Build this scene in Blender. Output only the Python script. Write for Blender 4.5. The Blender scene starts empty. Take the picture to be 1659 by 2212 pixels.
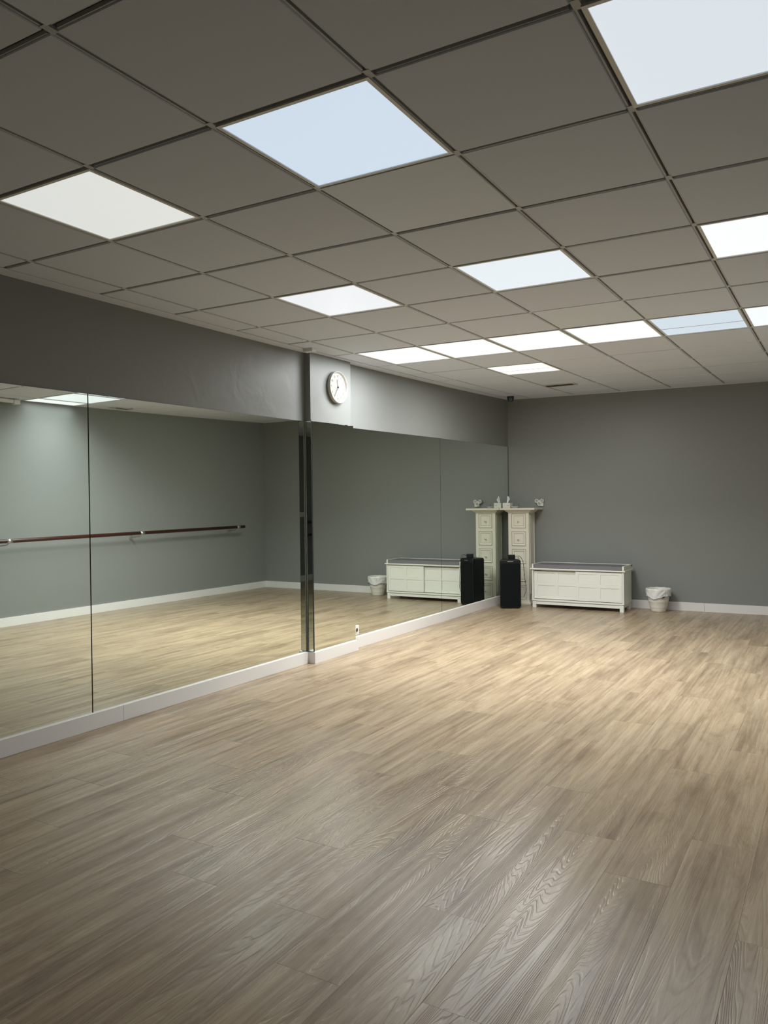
import bpy, bmesh, math, random
from mathutils import Matrix, Vector

random.seed(7)
C = bpy.context.scene.collection
SC = bpy.context.scene

# ------------------------------------------------------------------ camera
cam_d = bpy.data.cameras.new('camera')
cam_d.sensor_fit = 'AUTO'
cam_d.sensor_width = 36.0
cam_d.lens = 1669.2576 * 36.0 / 2212.0
cam_d.clip_start = 0.02
cam = bpy.data.objects.new('camera', cam_d)
C.objects.link(cam)
_r = Vector((0.8609787, 0.5085011, -0.0119296))
_u = Vector((0.0051172, 0.0147932, 0.9998775))
_f = Vector((-0.5086153, 0.8609343, -0.0101345))
M = Matrix(((_r.x, _u.x, -_f.x, 3.7945857), (_r.y, _u.y, -_f.y, -1.859914), (_r.z, _u.z, -_f.z, 1.3020467), (0, 0, 0, 1)))
cam.matrix_world = M
SC.camera = cam

# ------------------------------------------------------------------ world and exposure
w = bpy.data.worlds.new('world')
SC.world = w
w.use_nodes = True
w.node_tree.nodes['Background'].inputs[0].default_value = (0.5, 0.52, 0.55, 1)
w.node_tree.nodes['Background'].inputs[1].default_value = 0.02
SC.view_settings.view_transform = 'Standard'
SC.view_settings.look = 'None'
SC.view_settings.gamma = 1
SC.view_settings.use_curve_mapping = False
SC.view_settings.exposure = 0.0
LAMP_GAIN = 0.88      # all ceiling lamps together

# ------------------------------------------------------------------ room dimensions (metres)
XR = 4.143            # right wall
YF = 7.811            # far wall
YB = -4.6             # back wall behind the camera
XG = [0.32, 0.9095, 1.4859, 2.0754, 2.6635, 3.2517, 3.842]
YG = [0.0, 0.5783, 1.1717, 1.7548, 2.3434, 2.9406, 3.5621, 4.2554, 4.8968, 5.5068, 6.1112, 6.712, 7.312]


def zc(x, y):
    """ceiling height: the suspended ceiling rises a little towards the far wall"""
    y = max(y, 0.0)
    return 2.49421 - 0.0110034 * (x - 2.0771936) + 0.0125256 * y + 0.0022597 * (y - 3) ** 2


def lin(r, g, b):
    def f(c):
        c /= 255.0
        return c / 12.92 if c <= 0.04045 else ((c + 0.055) / 1.055) ** 2.4
    return (f(r), f(g), f(b), 1.0)


# ------------------------------------------------------------------ materials
def mat(name, color, rough=0.5, metal=0.0, spec=0.5, bump=None, coat=0.0, var=None):
    """bump = (scale, strength, distance); var = (scale, amount) slight tone variation of the surface itself"""
    m = bpy.data.materials.new(name)
    m.use_nodes = True
    nt = m.node_tree
    b = nt.nodes['Principled BSDF']
    b.inputs['Base Color'].default_value = color
    b.inputs['Roughness'].default_value = rough
    b.inputs['Metallic'].default_value = metal
    b.inputs['Specular IOR Level'].default_value = spec
    b.inputs['Coat Weight'].default_value = coat
    tc = nt.nodes.new('ShaderNodeTexCoord')
    if var:
        n = nt.nodes.new('ShaderNodeTexNoise')
        n.inputs['Scale'].default_value = var[0]
        n.inputs['Detail'].default_value = 4
        nt.links.new(tc.outputs['Object'], n.inputs['Vector'])
        mr = nt.nodes.new('ShaderNodeMapRange')
        mr.inputs[1].default_value = 0.25
        mr.inputs[2].default_value = 0.75
        mr.inputs[3].default_value = 1 - var[1]
        mr.inputs[4].default_value = 1 + var[1]
        nt.links.new(n.outputs['Fac'], mr.inputs[0])
        vm = nt.nodes.new('ShaderNodeVectorMath')
        vm.operation = 'SCALE'
        vm.inputs[0].default_value = color[:3]
        nt.links.new(mr.outputs[0], vm.inputs['Scale'])
        nt.links.new(vm.outputs[0], b.inputs['Base Color'])
    if bump:
        n = nt.nodes.new('ShaderNodeTexNoise')
        n.inputs['Scale'].default_value = bump[0]
        n.inputs['Detail'].default_value = 5
        nt.links.new(tc.outputs['Object'], n.inputs['Vector'])
        bp = nt.nodes.new('ShaderNodeBump')
        bp.inputs['Strength'].default_value = bump[1]
        bp.inputs['Distance'].default_value = bump[2]
        nt.links.new(n.outputs['Fac'], bp.inputs['Height'])
        nt.links.new(bp.outputs[0], b.inputs['Normal'])
    return m


def emit(name, color, strength):
    m = bpy.data.materials.new(name)
    m.use_nodes = True
    b = m.node_tree.nodes['Principled BSDF']
    b.inputs['Base Color'].default_value = (0.35, 0.35, 0.35, 1)
    b.inputs['Roughness'].default_value = 0.35
    b.inputs['Emission Color'].default_value = color
    b.inputs['Emission Strength'].default_value = strength
    return m


def plaster(name, color, rough, spec, lumps, lump_d):
    """rolled paint over trowelled plaster: fine stipple plus broad shallow lumps"""
    m = mat(name, color, rough, 0, spec)
    nt = m.node_tree
    b = nt.nodes['Principled BSDF']
    tc = nt.nodes.new('ShaderNodeTexCoord')
    n1 = nt.nodes.new('ShaderNodeTexNoise'); n1.inputs['Scale'].default_value = 160; n1.inputs['Detail'].default_value = 3
    n2 = nt.nodes.new('ShaderNodeTexNoise'); n2.inputs['Scale'].default_value = lumps; n2.inputs['Detail'].default_value = 3
    n2.inputs['Distortion'].default_value = 0.6
    for n in (n1, n2):
        nt.links.new(tc.outputs['Object'], n.inputs['Vector'])
    b1 = nt.nodes.new('ShaderNodeBump'); b1.inputs['Strength'].default_value = 0.25; b1.inputs['Distance'].default_value = 0.001
    b2 = nt.nodes.new('ShaderNodeBump'); b2.inputs['Strength'].default_value = 1.0; b2.inputs['Distance'].default_value = lump_d
    nt.links.new(n1.outputs['Fac'], b1.inputs['Height'])
    nt.links.new(n2.outputs['Fac'], b2.inputs['Height'])
    nt.links.new(b1.outputs[0], b2.inputs['Normal'])
    nt.links.new(b2.outputs[0], b.inputs['Normal'])
    return m


def wood_floor():
    m = bpy.data.materials.new('limed_oak_vinyl')
    m.use_nodes = True
    nt = m.node_tree
    N, L = nt.nodes, nt.links
    b = N['Principled BSDF']
    tc = N.new('ShaderNodeTexCoord')
    oi = N.new('ShaderNodeObjectInfo')
    # every plank shows another piece of wood
    off = N.new('ShaderNodeVectorMath'); off.operation = 'SCALE'
    off.inputs[0].default_value = (37.0, 91.0, 53.0)
    L.new(oi.outputs['Random'], off.inputs['Scale'])
    add = N.new('ShaderNodeVectorMath'); add.operation = 'ADD'
    L.new(tc.outputs['Object'], add.inputs[0]); L.new(off.outputs[0], add.inputs[1])

    def mapped(sx, sy):
        mp = N.new('ShaderNodeMapping')
        mp.inputs['Scale'].default_value = (sx, sy, 1)
        L.new(add.outputs[0], mp.inputs['Vector'])
        return mp

    def noise(mp, scale, detail=4, rough=0.55, dist=0.0):
        n = N.new('ShaderNodeTexNoise')
        n.inputs['Scale'].default_value = scale
        n.inputs['Detail'].default_value = detail
        n.inputs['Roughness'].default_value = rough
        n.inputs['Distortion'].default_value = dist
        L.new(mp.outputs[0], n.inputs['Vector'])
        return n

    broad = noise(mapped(8, 0.9), 1.0, 4, 0.6, 0.5)         # broad long bands
    streak = noise(mapped(34, 1.1), 1.0, 8, 0.68, 0.35)    # streaks along the board
    fine = noise(mapped(420, 9), 1.0, 4, 0.65)             # fine pores
    knots = noise(mapped(5.5, 1.6), 1.0, 6, 0.66, 1.5)
    # cathedral grain rings: thin lines along the contours of a slowly varying field
    ringf = noise(mapped(4.0, 0.24), 1.0, 3, 0.4, 0.35)
    wob = noise(mapped(60, 9), 1.0, 2, 0.5)
    rm = N.new('ShaderNodeMath'); rm.operation = 'MULTIPLY'; rm.inputs[1].default_value = 760
    L.new(ringf.outputs['Fac'], rm.inputs[0])
    rw = N.new('ShaderNodeMath'); rw.operation = 'MULTIPLY_ADD'; rw.inputs[1].default_value = 2.5
    L.new(wob.outputs['Fac'], rw.inputs[0]); L.new(rm.outputs[0], rw.inputs[2])
    rsn = N.new('ShaderNodeMath'); rsn.operation = 'SINE'
    L.new(rw.outputs[0], rsn.inputs[0])
    rs = N.new('ShaderNodeMapRange'); rs.inputs[1].default_value = 0.1; rs.inputs[2].default_value = 1.0
    L.new(rsn.outputs[0], rs.inputs[0])

    def ramp(src, stops):
        r = N.new('ShaderNodeValToRGB')
        e = r.color_ramp.elements
        e[0].position, e[0].color = stops[0]
        e[1].position, e[1].color = stops[-1]
        for p, c in stops[1:-1]:
            q = e.new(p); q.color = c
        L.new(src, r.inputs['Fac'])
        return r

    base = ramp(streak.outputs['Fac'], [(0.28, lin(146, 125, 101)), (0.45, lin(169, 149, 123)), (0.6, lin(184, 165, 138)), (0.78, lin(196, 180, 153))])
    band = ramp(broad.outputs['Fac'], [(0.3, (0.70, 0.68, 0.67, 1)), (0.5, (0.96, 0.955, 0.95, 1)), (0.70, (1.09, 1.09, 1.08, 1))])
    kn = ramp(knots.outputs['Fac'], [(0.28, (0.72, 0.68, 0.65, 1)), (0.40, (0.88, 0.86, 0.84, 1)), (0.52, (1, 1, 1, 1)), (1.0, (1.02, 1.02, 1.02, 1))])
    pore = ramp(fine.outputs['Fac'], [(0.3, (0.84, 0.83, 0.81, 1)), (0.52, (1.0, 1.0, 1.0, 1)), (0.8, (1.04, 1.04, 1.04, 1))])
    rcol = ramp(rs.outputs[0], [(0.0, (1, 1, 1, 1)), (0.5, (0.985, 0.983, 0.98, 1)), (1.0, (0.965, 0.96, 0.955, 1))])

    def mul(a, c):
        v = N.new('ShaderNodeMix'); v.data_type = 'RGBA'; v.blend_type = 'MULTIPLY'
        v.inputs['Factor'].default_value = 1.0
        L.new(a, v.inputs[6]); L.new(c, v.inputs[7])
        return v.outputs[2]

    col = mul(mul(mul(mul(base.outputs[0], band.outputs[0]), kn.outputs[0]), pore.outputs[0]), rcol.outputs[0])
    # each plank a slightly different tone
    mr = N.new('ShaderNodeMapRange'); mr.inputs[3].default_value = 0.955; mr.inputs[4].default_value = 1.035
    L.new(oi.outputs['Random'], mr.inputs[0])
    sc = N.new('ShaderNodeVectorMath'); sc.operation = 'SCALE'
    L.new(col, sc.inputs[0]); L.new(mr.outputs[0], sc.inputs['Scale'])
    L.new(sc.outputs[0], b.inputs['Base Color'])
    b.inputs['Roughness'].default_value = 0.28
    b.inputs['Specular IOR Level'].default_value = 0.23
    b1 = N.new('ShaderNodeBump'); b1.inputs['Strength'].default_value = 0.7; b1.inputs['Distance'].default_value = -0.0006
    b2 = N.new('ShaderNodeBump'); b2.inputs['Strength'].default_value = 0.35; b2.inputs['Distance'].default_value = 0.0006
    L.new(rs.outputs[0], b1.inputs['Height'])
    L.new(fine.outputs['Fac'], b2.inputs['Height'])
    L.new(b1.outputs[0], b2.inputs['Normal'])
    L.new(b2.outputs[0], b.inputs['Normal'])
    return m


M_WALL = plaster('grey_wall_paint', lin(137, 140, 138), 0.42, 0.35, 3.0, 0.004)
M_WALLR = plaster('grey_wall_paint_rough', lin(137, 140, 138), 0.42, 0.24, 4.0, 0.0045)
M_FLOOR = wood_floor()
M_SUB = mat('subfloor', lin(60, 52, 44), 0.9)
M_TILE = mat('ceiling_tile_white', lin(213, 220, 232), 0.85, 0, 0.2, bump=(220, 0.2, 0.001))
M_TILE2 = mat('ceiling_tile_flush_white', lin(217, 226, 236), 0.6, 0, 0.35)
M_BAR = mat('ceiling_grid_white', lin(194, 197, 200), 0.6)
M_SLOT = mat('ceiling_grid_slot', lin(100, 97, 93), 0.8)
M_BASE = mat('white_baseboard', lin(232, 230, 228), 0.35, 0, 0.5)
M_MIRROR = mat('mirror_silver', (0.865, 0.925, 0.87, 1), 0.012, 1.0)
M_GLEDGE = mat('mirror_glass_edge', lin(52, 72, 72), 0.15, 0, 0.6)
M_GAP = mat('dark_joint', lin(20, 24, 30), 0.6)
M_CAULK = mat('white_caulk', lin(226, 228, 224), 0.5)
M_LWHITE = mat('lamp_frame_white', lin(226, 226, 222), 0.4)
M_CREAM = mat('cream_paint', lin(226, 222, 206), 0.45, 0, 0.45, var=(9, 0.035))
M_GLAZE = mat('antique_dark_glaze', lin(92, 84, 70), 0.6)
M_KNOB = mat('cream_knob', lin(230, 226, 212), 0.25, 0, 0.6)
M_DARK = mat('dark_metal', lin(30, 28, 26), 0.4, 0.6)
M_BENCH = mat('white_bench_lacquer', lin(232, 233, 225), 0.35, 0, 0.5)
M_CUSH = mat('grey_cushion_fabric', lin(122, 121, 124), 0.95, 0, 0.15, bump=(400, 0.4, 0.001))
M_BLACK = mat('black_speaker_plastic', lin(8, 14, 16), 0.45, 0, 0.4)
M_GRILLE = mat('black_speaker_grille', lin(7, 13, 15), 0.75, 0, 0.2, bump=(500, 0.5, 0.001))
M_SLIT = mat('dull_chrome', lin(150, 155, 158), 0.3, 0.8)
M_BIN = mat('white_bin_plastic', lin(226, 223, 212), 0.4, 0, 0.5)
M_BAG = mat('white_bag_film', lin(236, 236, 234), 0.28, 0, 0.6, bump=(28, 0.6, 0.004))
M_BAGBLUE = mat('pale_blue_hem_film', lin(196, 212, 228), 0.3, 0, 0.6)
M_NAVY = mat('navy_drawstring', lin(38, 52, 84), 0.5)
M_PLASTIC = mat('white_plastic', lin(232, 232, 228), 0.35, 0, 0.5)
M_HOLE = mat('socket_hole', lin(96, 92, 84), 0.6)
M_CARD = mat('white_card', lin(226, 226, 218), 0.6)
M_CARDMARK = mat('grey_card_print', lin(150, 142, 130), 0.6)
M_TISSUE = mat('white_tissue', lin(240, 240, 238), 0.9, 0, 0.1)
M_CLOCK = mat('white_clock_case', lin(178, 176, 170), 0.3, 0, 0.5)
M_FACE = mat('white_clock_face', lin(160, 159, 151), 0.5)
M_NUM = mat('pale_grey_numeral', lin(132, 132, 125), 0.5)
M_HAND = mat('grey_clock_hand', lin(120, 120, 118), 0.4)
M_GLASS = None
M_BARRE = mat('mahogany_rail', lin(60, 29, 21), 0.38, 0, 0.35, coat=0.08, var=(30, 0.12))
M_STEEL = mat('brushed_steel', lin(200, 200, 196), 0.3, 0.9)
M_CAM = mat('dark_blue_grey_dome', lin(46, 58, 70), 0.35)
M_LENS = mat('lens_ring_grey', lin(120, 128, 134), 0.3)
M_GRILL = mat('air_grille_white', lin(190, 188, 182), 0.5)
M_GRILLD = mat('air_grille_dark', lin(70, 68, 64), 0.7)


# ------------------------------------------------------------------ mesh helpers
class MB:
    """collects shapes; build() links them as one mesh object"""

    def __init__(self):
        self.v, self.f, self.m, self.s = [], [], [], []

    def box(self, x0, y0, z0, x1, y1, z1, mi=0, b=0.0):
        if x0 > x1: x0, x1 = x1, x0
        if y0 > y1: y0, y1 = y1, y0
        if z0 > z1: z0, z1 = z1, z0
        if b <= 0:
            n = len(self.v)
            self.v += [(x0, y0, z0), (x1, y0, z0), (x1, y1, z0), (x0, y1, z0), (x0, y0, z1), (x1, y0, z1), (x1, y1, z1), (x0, y1, z1)]
            for q in ((0, 3, 2, 1), (4, 5, 6, 7), (0, 1, 5, 4), (1, 2, 6, 5), (2, 3, 7, 6), (3, 0, 4, 7)):
                self.f.append([n + i for i in q]); self.m.append(mi); self.s.append(False)
            return
        bm = bmesh.new()
        bmesh.ops.create_cube(bm, size=1)
        for vv in bm.verts:
            vv.co = ((x0 + x1) / 2 + vv.co.x * (x1 - x0), (y0 + y1) / 2 + vv.co.y * (y1 - y0), (z0 + z1) / 2 + vv.co.z * (z1 - z0))
        bmesh.ops.bevel(bm, geom=bm.edges[:], offset=b, segments=2, profile=0.6, affect='EDGES')
        self.bm(bm, mi)

    def bm(self, bm, mi=0, smooth=False):
        n = len(self.v)
        bm.verts.ensure_lookup_table()
        self.v += [tuple(vv.co) for vv in bm.verts]
        for fc in bm.faces:
            self.f.append([n + vv.index for vv in fc.verts]); self.m.append(mi); self.s.append(smooth)
        bm.free()

    def poly(self, pts, mi=0):
        n = len(self.v)
        self.v += [tuple(q) for q in pts]
        self.f.append(list(range(n, n + len(pts)))); self.m.append(mi); self.s.append(False)

    def lathe(self, prof, cx=0, cy=0, seg=40, mi=0, M4=None, closed=True, smooth=True):
        """profile [(r, z)...] turned about z; M4 places it"""
        n = len(self.v)
        for r, z in prof:
            for k in range(seg):
                a = 2 * math.pi * k / seg
                q = Vector((cx + r * math.cos(a), cy + r * math.sin(a), z))
                if M4 is not None: q = M4 @ q
                self.v.append(tuple(q))
        for i in range(len(prof) - 1):
            for k in range(seg):
                k2 = (k + 1) % seg
                self.f.append([n + i * seg + k, n + i * seg + k2, n + (i + 1) * seg + k2, n + (i + 1) * seg + k])
                self.m.append(mi); self.s.append(smooth)
        if closed:
            self.f.append([n + k for k in range(seg)][::-1]); self.m.append(mi); self.s.append(False)
            self.f.append([n + (len(prof) - 1) * seg + k for k in range(seg)]); self.m.append(mi); self.s.append(False)

    def tube(self, pts, r, seg=12, mi=0):
        pts = [Vector(q) for q in pts]
        n = len(self.v)
        prev = None
        for i, q in enumerate(pts):
            if i == 0: d = pts[1] - pts[0]
            elif i == len(pts) - 1: d = pts[-1] - pts[-2]
            else: d = pts[i + 1] - pts[i - 1]
            d.normalize()
            if prev is None:
                up = Vector((0, 0, 1)) if abs(d.z) < 0.9 else Vector((1, 0, 0))
                a = d.cross(up).normalized()
            else:
                a = (prev - d * prev.dot(d)).normalized()
            prev = a
            b = d.cross(a)
            rr = r[i] if isinstance(r, (list, tuple)) else r
            for k in range(seg):
                t = 2 * math.pi * k / seg
                self.v.append(tuple(q + a * (rr * math.cos(t)) + b * (rr * math.sin(t))))
        for i in range(len(pts) - 1):
            for k in range(seg):
                k2 = (k + 1) % seg
                self.f.append([n + i * seg + k, n + i * seg + k2, n + (i + 1) * seg + k2, n + (i + 1) * seg + k])
                self.m.append(mi); self.s.append(True)
        self.f.append([n + k for k in range(seg)][::-1]); self.m.append(mi); self.s.append(False)
        self.f.append([n + (len(pts) - 1) * seg + k for k in range(seg)]); self.m.append(mi); self.s.append(False)

    def mesh(self, name, mats):
        me = bpy.data.meshes.new(name)
        me.from_pydata(self.v, [], self.f)
        for m in (mats if isinstance(mats, (list, tuple)) else [mats]):
            me.materials.append(m)
        for i, pl in enumerate(me.polygons):
            pl.material_index = self.m[i]
            pl.use_smooth = self.s[i]
        bm = bmesh.new(); bm.from_mesh(me)
        bmesh.ops.recalc_face_normals(bm, faces=bm.faces[:])
        bm.to_mesh(me); bm.free()
        me.update()
        return me

    def build(self, name, mats, parent=None, loc=None):
        o = bpy.data.objects.new(name, self.mesh(name, mats))
        C.objects.link(o)
        if loc is not None: o.location = loc
        if parent is not None: o.parent = parent
        return o


def empty(name, label, cat, loc=(0, 0, 0), rz=0.0, group=None):
    o = bpy.data.objects.new(name, None)
    o.empty_display_size = 0.1
    C.objects.link(o)
    o.location = loc
    o.rotation_euler = (0, 0, rz)
    o['label'] = label
    o['category'] = cat
    if group: o['group'] = group
    return o


def tag(o, label, cat, group=None):
    o['label'] = label
    o['category'] = cat
    if group: o['group'] = group
    return o


def structure(o):
    o['kind'] = 'structure'
    return o


# ------------------------------------------------------------------ floor: one object per plank
sub = MB(); sub.box(-0.1, YB - 0.1, -0.12, XR + 0.1, YF + 0.1, -0.006)
floor = structure(sub.build('floor', M_SUB))
PW, PL = 0.2243, 1.22
OFFS = {-3: 0.565, -2: 0.16, -1: 1.05, 0: 0.78, 1: 0.334, 2: 0.112, 3: 0.552, 4: 0.118, 5: 1.08, 6: 0.34, 7: -0.09, 8: 0.855, 9: 0.062, 10: 0.62, 11: 0.2, -4: 0.93, -5: 0.4}
pm_cache = {}


def plank_mesh(w_, l_):
    k = (round(w_, 4), round(l_, 4))
    if k not in pm_cache:
        g, c = 0.00012, 0.0004
        x, y = w_ / 2 - g, l_ / 2 - g
        b = MB()
        n = [(-x, -y, -0.006), (x, -y, -0.006), (x, y, -0.006), (-x, y, -0.006),
             (-x, -y, -c), (x, -y, -c), (x, y, -c), (-x, y, -c),
             (-x + c, -y + c, 0), (x - c, -y + c, 0), (x - c, y - c, 0), (-x + c, y - c, 0)]
        b.v = n
        b.f = [[0, 3, 2, 1]] + [[i, (i + 1) % 4, 4 + (i + 1) % 4, 4 + i] for i in range(4)] + [[4 + i, 4 + (i + 1) % 4, 8 + (i + 1) % 4, 8 + i] for i in range(4)] + [[8, 9, 10, 11]]
        b.m = [0] * len(b.f); b.s = [False] * len(b.f)
        pm_cache[k] = b.mesh('floor_plank', M_FLOOR)
    return pm_cache[k]


for k in range(-6, 13):
    x0 = 1.277 + PW * k
    x1 = x0 + PW
    x0, x1 = max(x0, 0.0), min(x1, XR)
    if x1 - x0 < 0.02: continue
    o0 = OFFS.get(k, random.uniform(0, PL))
    y = o0 - PL * 6
    while y < YF:
        a, b_ = max(y, YB), min(y + PL, YF)
        if b_ - a > 0.02:
            o = bpy.data.objects.new('floor_plank', plank_mesh(x1 - x0, b_ - a))
            C.objects.link(o)
            # planks laid with hairline height differences
            o.location = ((x0 + x1) / 2, (a + b_) / 2, -random.uniform(0.0, 0.0004))
            o.parent = floor
        y += PL

# ------------------------------------------------------------------ walls
b = MB(); b.box(-0.15, YB - 0.15, -0.12, 0, YF + 0.15, 2.95)
structure(b.build('wall_left', M_WALLR))
b = MB(); b.box(XR, YB - 0.15, -0.12, XR + 0.15, YF + 0.15, 2.95)
structure(b.build('wall_right', M_WALL))
b = MB(); b.box(0, YF, -0.12, XR, YF + 0.15, 2.95)
structure(b.build('wall_far', M_WALL))
b = MB(); b.box(0, YB - 0.15, -0.12, XR, YB, 2.95)
structure(b.build('wall_back', M_WALL))
PX, PY0, PY1 = 0.062, 3.295, 3.90
b = MB(); b.box(0, PY0, 0, PX, PY1, 2.62)
pil = structure(b.build('wall_pillar', M_WALLR))

# ------------------------------------------------------------------ ceiling: slab, grid bars, one object per tile
ceil_o = structure((lambda q: (q.box(-0.1, YB - 0.1, 2.86, XR + 0.1, YF + 0.1, 2.95), q)[1])(MB()).build('ceiling', M_SLOT))
GW = 0.012           # half width of the exposed grid
ys_all = [-0.5885 * k for k in range(1, 8)][::-1] + YG + [YF]
ys_all[0] = YB
xs_all = [0.115] + XG + [XR]
LIGHTS = {}


def prism(mb, x0, y0, x1, y1, dz0, dz1, mi=0, ch=0.0):
    """slab that follows the ceiling height; dz0 is the underside, dz1 the top"""
    n = len(mb.v)
    c = ch
    for (x, y) in ((x0 + c, y0 + c), (x1 - c, y0 + c), (x1 - c, y1 - c), (x0 + c, y1 - c)):
        mb.v.append((x, y, zc(x, y) + dz0))
    for (x, y) in ((x0, y0), (x1, y0), (x1, y1), (x0, y1)):
        mb.v.append((x, y, zc(x, y) + dz0 + c))
    for (x, y) in ((x0, y0), (x1, y0), (x1, y1), (x0, y1)):
        mb.v.append((x, y, zc(x, y) + dz1))
    fs = [[n, n + 3, n + 2, n + 1], [n + 8, n + 9, n + 10, n + 11]]
    for i in range(4):
        j = (i + 1) % 4
        fs.append([n + i, n + j, n + 4 + j, n + 4 + i])
        fs.append([n + 4 + i, n + 4 + j, n + 8 + j, n + 8 + i])
    for q in fs:
        mb.f.append(q); mb.m.append(mi); mb.s.append(False)


# lights: key = (grid column, grid row) -> (label, diffuser srgb, diffuser strength, lamp watts, lamp colour, seam)
LIGHT_SPEC = [
    (-2, 0, 'dim warm-white ceiling panel light at left, nearest the mirror wall', (226, 229, 226), 0.86, 0.45, (1, 0.97, 0.92), 0),
    (0, 0, 'pale blue ceiling panel light at upper centre, large in view', (205, 224, 243), 0.86, 0.6, (0.9, 0.97, 1), 0),
    (2, 0, 'large bluish-white ceiling panel light in the top right corner of the photo', (218, 228, 237), 0.9, 0.7, (0.92, 0.98, 1), 0),
    (-2, 3, 'white ceiling panel light above the wall clock, second along the mirrors', (230, 235, 240), 0.92, 1.6, (0.97, 0.99, 1), 0),
    (0, 3, 'cool white ceiling panel light in the middle of the ceiling', (224, 235, 243), 0.92, 1.8, (0.93, 0.98, 1), 0),
    (2, 3, 'bright white ceiling panel light cut by the right edge of the photo', (240, 246, 247), 1.0, 2.8, (0.95, 0.99, 1), 0),
    (-3, 6, 'leftmost white panel of the long lit row across the ceiling, by the mirror wall', (252, 253, 252), 1.1, 29, (0.97, 0.99, 1), 0),
    (-2, 6, 'second white panel of the lit ceiling row, counted from the mirror wall', (252, 253, 252), 1.1, 29, (0.96, 0.99, 1), 0),
    (-1, 6, 'third white panel of the lit ceiling row, counted from the mirror wall', (248, 250, 250), 1.05, 22, (0.95, 0.99, 1), 0),
    (0, 6, 'fourth panel of the lit ceiling row, soft bluish white', (238, 244, 248), 1.0, 19, (0.94, 0.98, 1), 0),
    (1, 6, 'blue-grey panel of the lit ceiling row with a thin seam line across it', (196, 213, 226), 0.95, 12, (0.92, 0.98, 1), 1),
    (2, 6, 'bright panel at the right end of the lit ceiling row, cut by the photo edge', (232, 240, 243), 1.0, 14, (0.94, 0.99, 1), 0),
    (3, 6, 'narrow bright ceiling panel against the right wall, seen in the left mirror', (246, 250, 252), 1.0, 2.2, (0.95, 1, 1), 0),
    (-2, 8, 'yellowish-white ceiling panel light farthest back, near the air grille', (255, 253, 240), 1.1, 46, (1, 0.99, 0.95), 1),
]
LCELLS = {(s[0], s[1]) for s in LIGHT_SPEC}
FLUSH = {(0, 1), (0, -2), (0, 5), (0, 9), (1, 9)}

for ci in range(len(xs_all) - 1):
    for ri in range(len(ys_all) - 1):
        col = ci - 4            # grid column: -3 starts at x = 0.32
        row = ri - 7
        if (col, row) in LCELLS: continue
        x0, x1, y0, y1 = xs_all[ci], xs_all[ci + 1], ys_all[ri], ys_all[ri + 1]
        gx0 = GW if ci > 0 else 0.004
        gx1 = GW if x1 < XR else 0.0
        gy0 = GW if ri > 0 else 0.0
        gy1 = GW if y1 < YF else 0.0
        t = MB()
        if (col, row) in FLUSH:
            prism(t, x0 + 0.008, y0 + 0.008, x1 - 0.008, y1 - 0.012, -0.001, 0.02, 0, 0.001)
            t.build('ceiling_tile', M_TILE2, ceil_o)
        else:
            prism(t, x0 + gx0, y0 + gy0, x1 - gx1, y1 - gy1, -0.003 + random.uniform(-0.0012, 0.0012), 0.02, 0, 0.003)
            t.build('ceiling_tile', M_TILE, ceil_o)

# grid bars: rails with a dark slot between them, closed at every crossing
for x in xs_all[1:-1]:
    t = MB()
    for ri in range(len(ys_all) - 1):
        y0, y1 = ys_all[ri], ys_all[ri + 1]
        a, c = y0 + 0.02, y1 - (0.02 if y1 < YF else 0.0)
        prism(t, x - GW + 0.0008, a, x - 0.0048, c, 0.001, 0.02, 0)
        prism(t, x + 0.0048, a, x + GW - 0.0008, c, 0.001, 0.02, 0)
        if ri > 0:
            prism(t, x - GW + 0.0008, y0 - 0.02, x + GW - 0.0008, y0 + 0.02, -0.0005, 0.02, 0)
    prism(t, x - 0.008, YB, x + 0.008, 0, 0.012, 0.026, 1)
    for ri in range(7, len(ys_all) - 1):
        prism(t, x - 0.008, ys_all[ri], x + 0.008, ys_all[ri + 1], 0.012, 0.026, 1)
    t.build('grid_runner', [M_BAR, M_SLOT], ceil_o)
for y in ys_all[1:-1]:
    t = MB()
    for ci in range(len(xs_all) - 1):
        x0, x1 = xs_all[ci], xs_all[ci + 1]
        a = x0 + (0.02 if ci > 0 else 0.0)
        c = x1 - (0.02 if x1 < XR else 0.0)
        prism(t, a, y - GW + 0.0008, c, y - 0.0075, 0.001, 0.02, 0)
        prism(t, a, y + 0.0075, c, y + GW - 0.0008, 0.001, 0.02, 0)
        prism(t, a, y - 0.01, c, y + 0.01, 0.012, 0.026, 1)
    t.build('cross_tee', [M_BAR, M_SLOT], ceil_o)
# plain plaster strip between the grid and the mirror wall
t = MB()
for ri in range(len(ys_all) - 1):
    y0, y1 = ys_all[ri], ys_all[ri + 1]
    prism(t, 0.0, y0, 0.113, y1, -0.004, 0.05, 0)
t.build('edge_strip', M_TILE, ceil_o)
t = MB()
for ri in range(7, len(ys_all) - 1):
    prism(t, 0.113, ys_all[ri], 0.119, ys_all[ri + 1], 0.0, 0.02, 0)
t.build('edge_joint', M_SLOT, ceil_o)
# bright angle along the far wall
t = MB(); prism(t, 0.0, YF - 0.022, XR, YF, -0.006, 0.02, 0)
t.build('wall_angle', M_LWHITE, ceil_o)

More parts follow.
